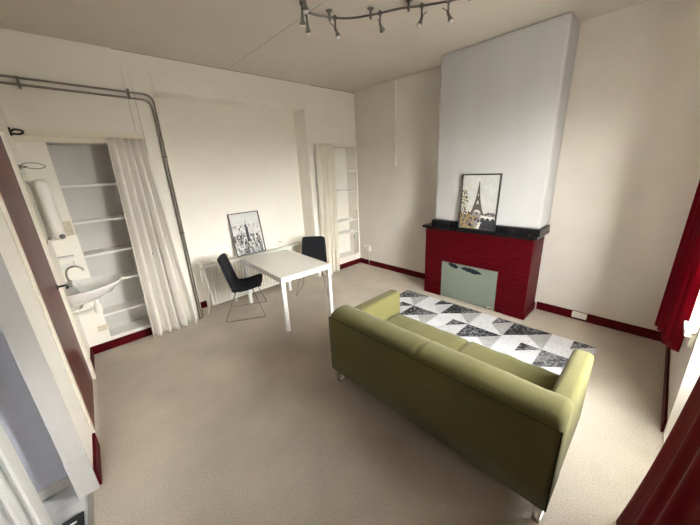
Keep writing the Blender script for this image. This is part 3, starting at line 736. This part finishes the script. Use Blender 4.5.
spots = [(-2.58, -2.09, .35, .30, -1), (-2.33, -2.155, .35, -.2, -1), (-2.075, -2.44, .9, .35, -.45), (-1.905, -2.71, -.35, .15, -1), (-1.785, -2.90, .25, -.35, -1), (-2.69, -2.19, .3, .5, -.9), (-2.80, -2.38, .3, .2, -1)]
for x, y, dx_, dy_, dz_ in spots:
    p = near(x, y); q = MB(); q.tube([(p.x, p.y, ZT+.02), (p.x, p.y, ZT-.085)], .008, 10); q.box(p.x-.012, p.x+.012, p.y-.012, p.y+.012, ZT-.015, ZT+.015)
    st = q.build('spotlight', 'nickel', t, smooth=False)
    d_ = Vector((dx_, dy_, dz_)).normalized(); c_ = Vector((p.x, p.y, ZT-.085))
    MB().lathe([(0, -.02), (.010, -.018), (.012, .0), (.013, .03), (.024, .055), (.026, .06), (.021, .056), (0, .05)], c_, axis=d_, n=16).build('lamp_head', 'nickel', st, smooth=True)
    MB().lathe([(0, .048), (.016, .052), (.022, .064), (.018, .076), (0, .082)], c_, axis=d_, n=16).build('bulb', 'bulb', st, smooth=True)
    q = MB(); e_ = c_-d_*.02; q.tube([e_, e_+Vector((-d_.x, -d_.y, .25)).normalized()*.05], .004, 6); q.build('grip', 'nickel', st)

# ------------------------------------------------------------------ light: overcast daylight through the window
wd = bpy.data.worlds.new('sky'); scn.world = wd; wd.use_nodes = True; nt = wd.node_tree
bg = nt.nodes['Background']; tc = nt.nodes.new('ShaderNodeTexCoord'); sp = nt.nodes.new('ShaderNodeSeparateXYZ')
nt.links.new(tc.outputs['Generated'], sp.inputs[0])
r = nt.nodes.new('ShaderNodeValToRGB'); mr = nt.nodes.new('ShaderNodeMapRange'); mr.inputs['From Min'].default_value = -1; mr.inputs['From Max'].default_value = 1
nt.links.new(sp.outputs['Z'], mr.inputs['Value']); nt.links.new(mr.outputs[0], r.inputs['Fac'])
el = r.color_ramp.elements
el[0].position = .50; el[0].color = (.13, .12, .11, 1); el[1].position = .53; el[1].color = (.85, .825, .78, 1)
for p_, c_ in [(.58, (1.1, 1.07, 1.02)), (.66, (1.22, 1.19, 1.14)), (.72, (1.0, .98, .95)), (.80, (.55, .55, .55)), (1.0, (.38, .39, .40))]:
    e = el.new(p_); e.color = (*c_, 1)
nt.links.new(r.outputs['Color'], bg.inputs['Color']); bg.inputs['Strength'].default_value = 9.0
def portal(loc, rot, sx, sy):
    a = bpy.data.lights.new('window_portal', 'AREA'); a.shape = 'RECTANGLE'; a.size = sx; a.size_y = sy
    a.cycles.is_portal = True
    o = bpy.data.objects.new('window_portal', a); COL.objects.link(o); o.location = loc; o.rotation_euler = rot
portal((-5.35, -4.82, 1.12), (PI/2, 0, PI), .5, .44)
portal(((WX0+WX1)/2, YF-.34, (WZ0+WZ1)/2), (PI/2, 0, PI), WX1-WX0, WZ1-WZ0)
portal(((GX0+GX1)/2, YF-.34, (GZ0+WZ1)/2), (PI/2, 0, PI), GX1-GX0, WZ1-GZ0)

# ------------------------------------------------------------------ camera
cam = bpy.data.cameras.new('camera'); co = bpy.data.objects.new('camera', cam); COL.objects.link(co)
yaw, pit, roll = .745, .308, -.051
yaw, pit, roll = math.radians(42.66037889), math.radians(17.62405804), math.radians(-2.91701199)
f_ = Vector((math.sin(yaw)*math.cos(pit), math.cos(yaw)*math.cos(pit), -math.sin(pit)))
r_ = Vector((math.cos(yaw), -math.sin(yaw), 0)); u_ = r_.cross(f_)
r2 = r_*math.cos(roll)+u_*math.sin(roll); u2 = r2.cross(f_)
co.matrix_world = Matrix(((r2.x, u2.x, -f_.x, -4.326), (r2.y, u2.y, -f_.y, -4.352), (r2.z, u2.z, -f_.z, 1.956), (0, 0, 0, 1)))
cam.sensor_width = 36; cam.lens = 293.426/700*36; cam.clip_start = .02
scn.camera = co
scn.view_settings.view_transform = 'Standard'; scn.view_settings.look = 'None'
scn.view_settings.exposure = 3.15; scn.view_settings.gamma = 1; scn.view_settings.use_curve_mapping = False
scn.cycles.max_bounces = 10; scn.cycles.diffuse_bounces = 6; scn.cycles.sample_clamp_indirect = 6
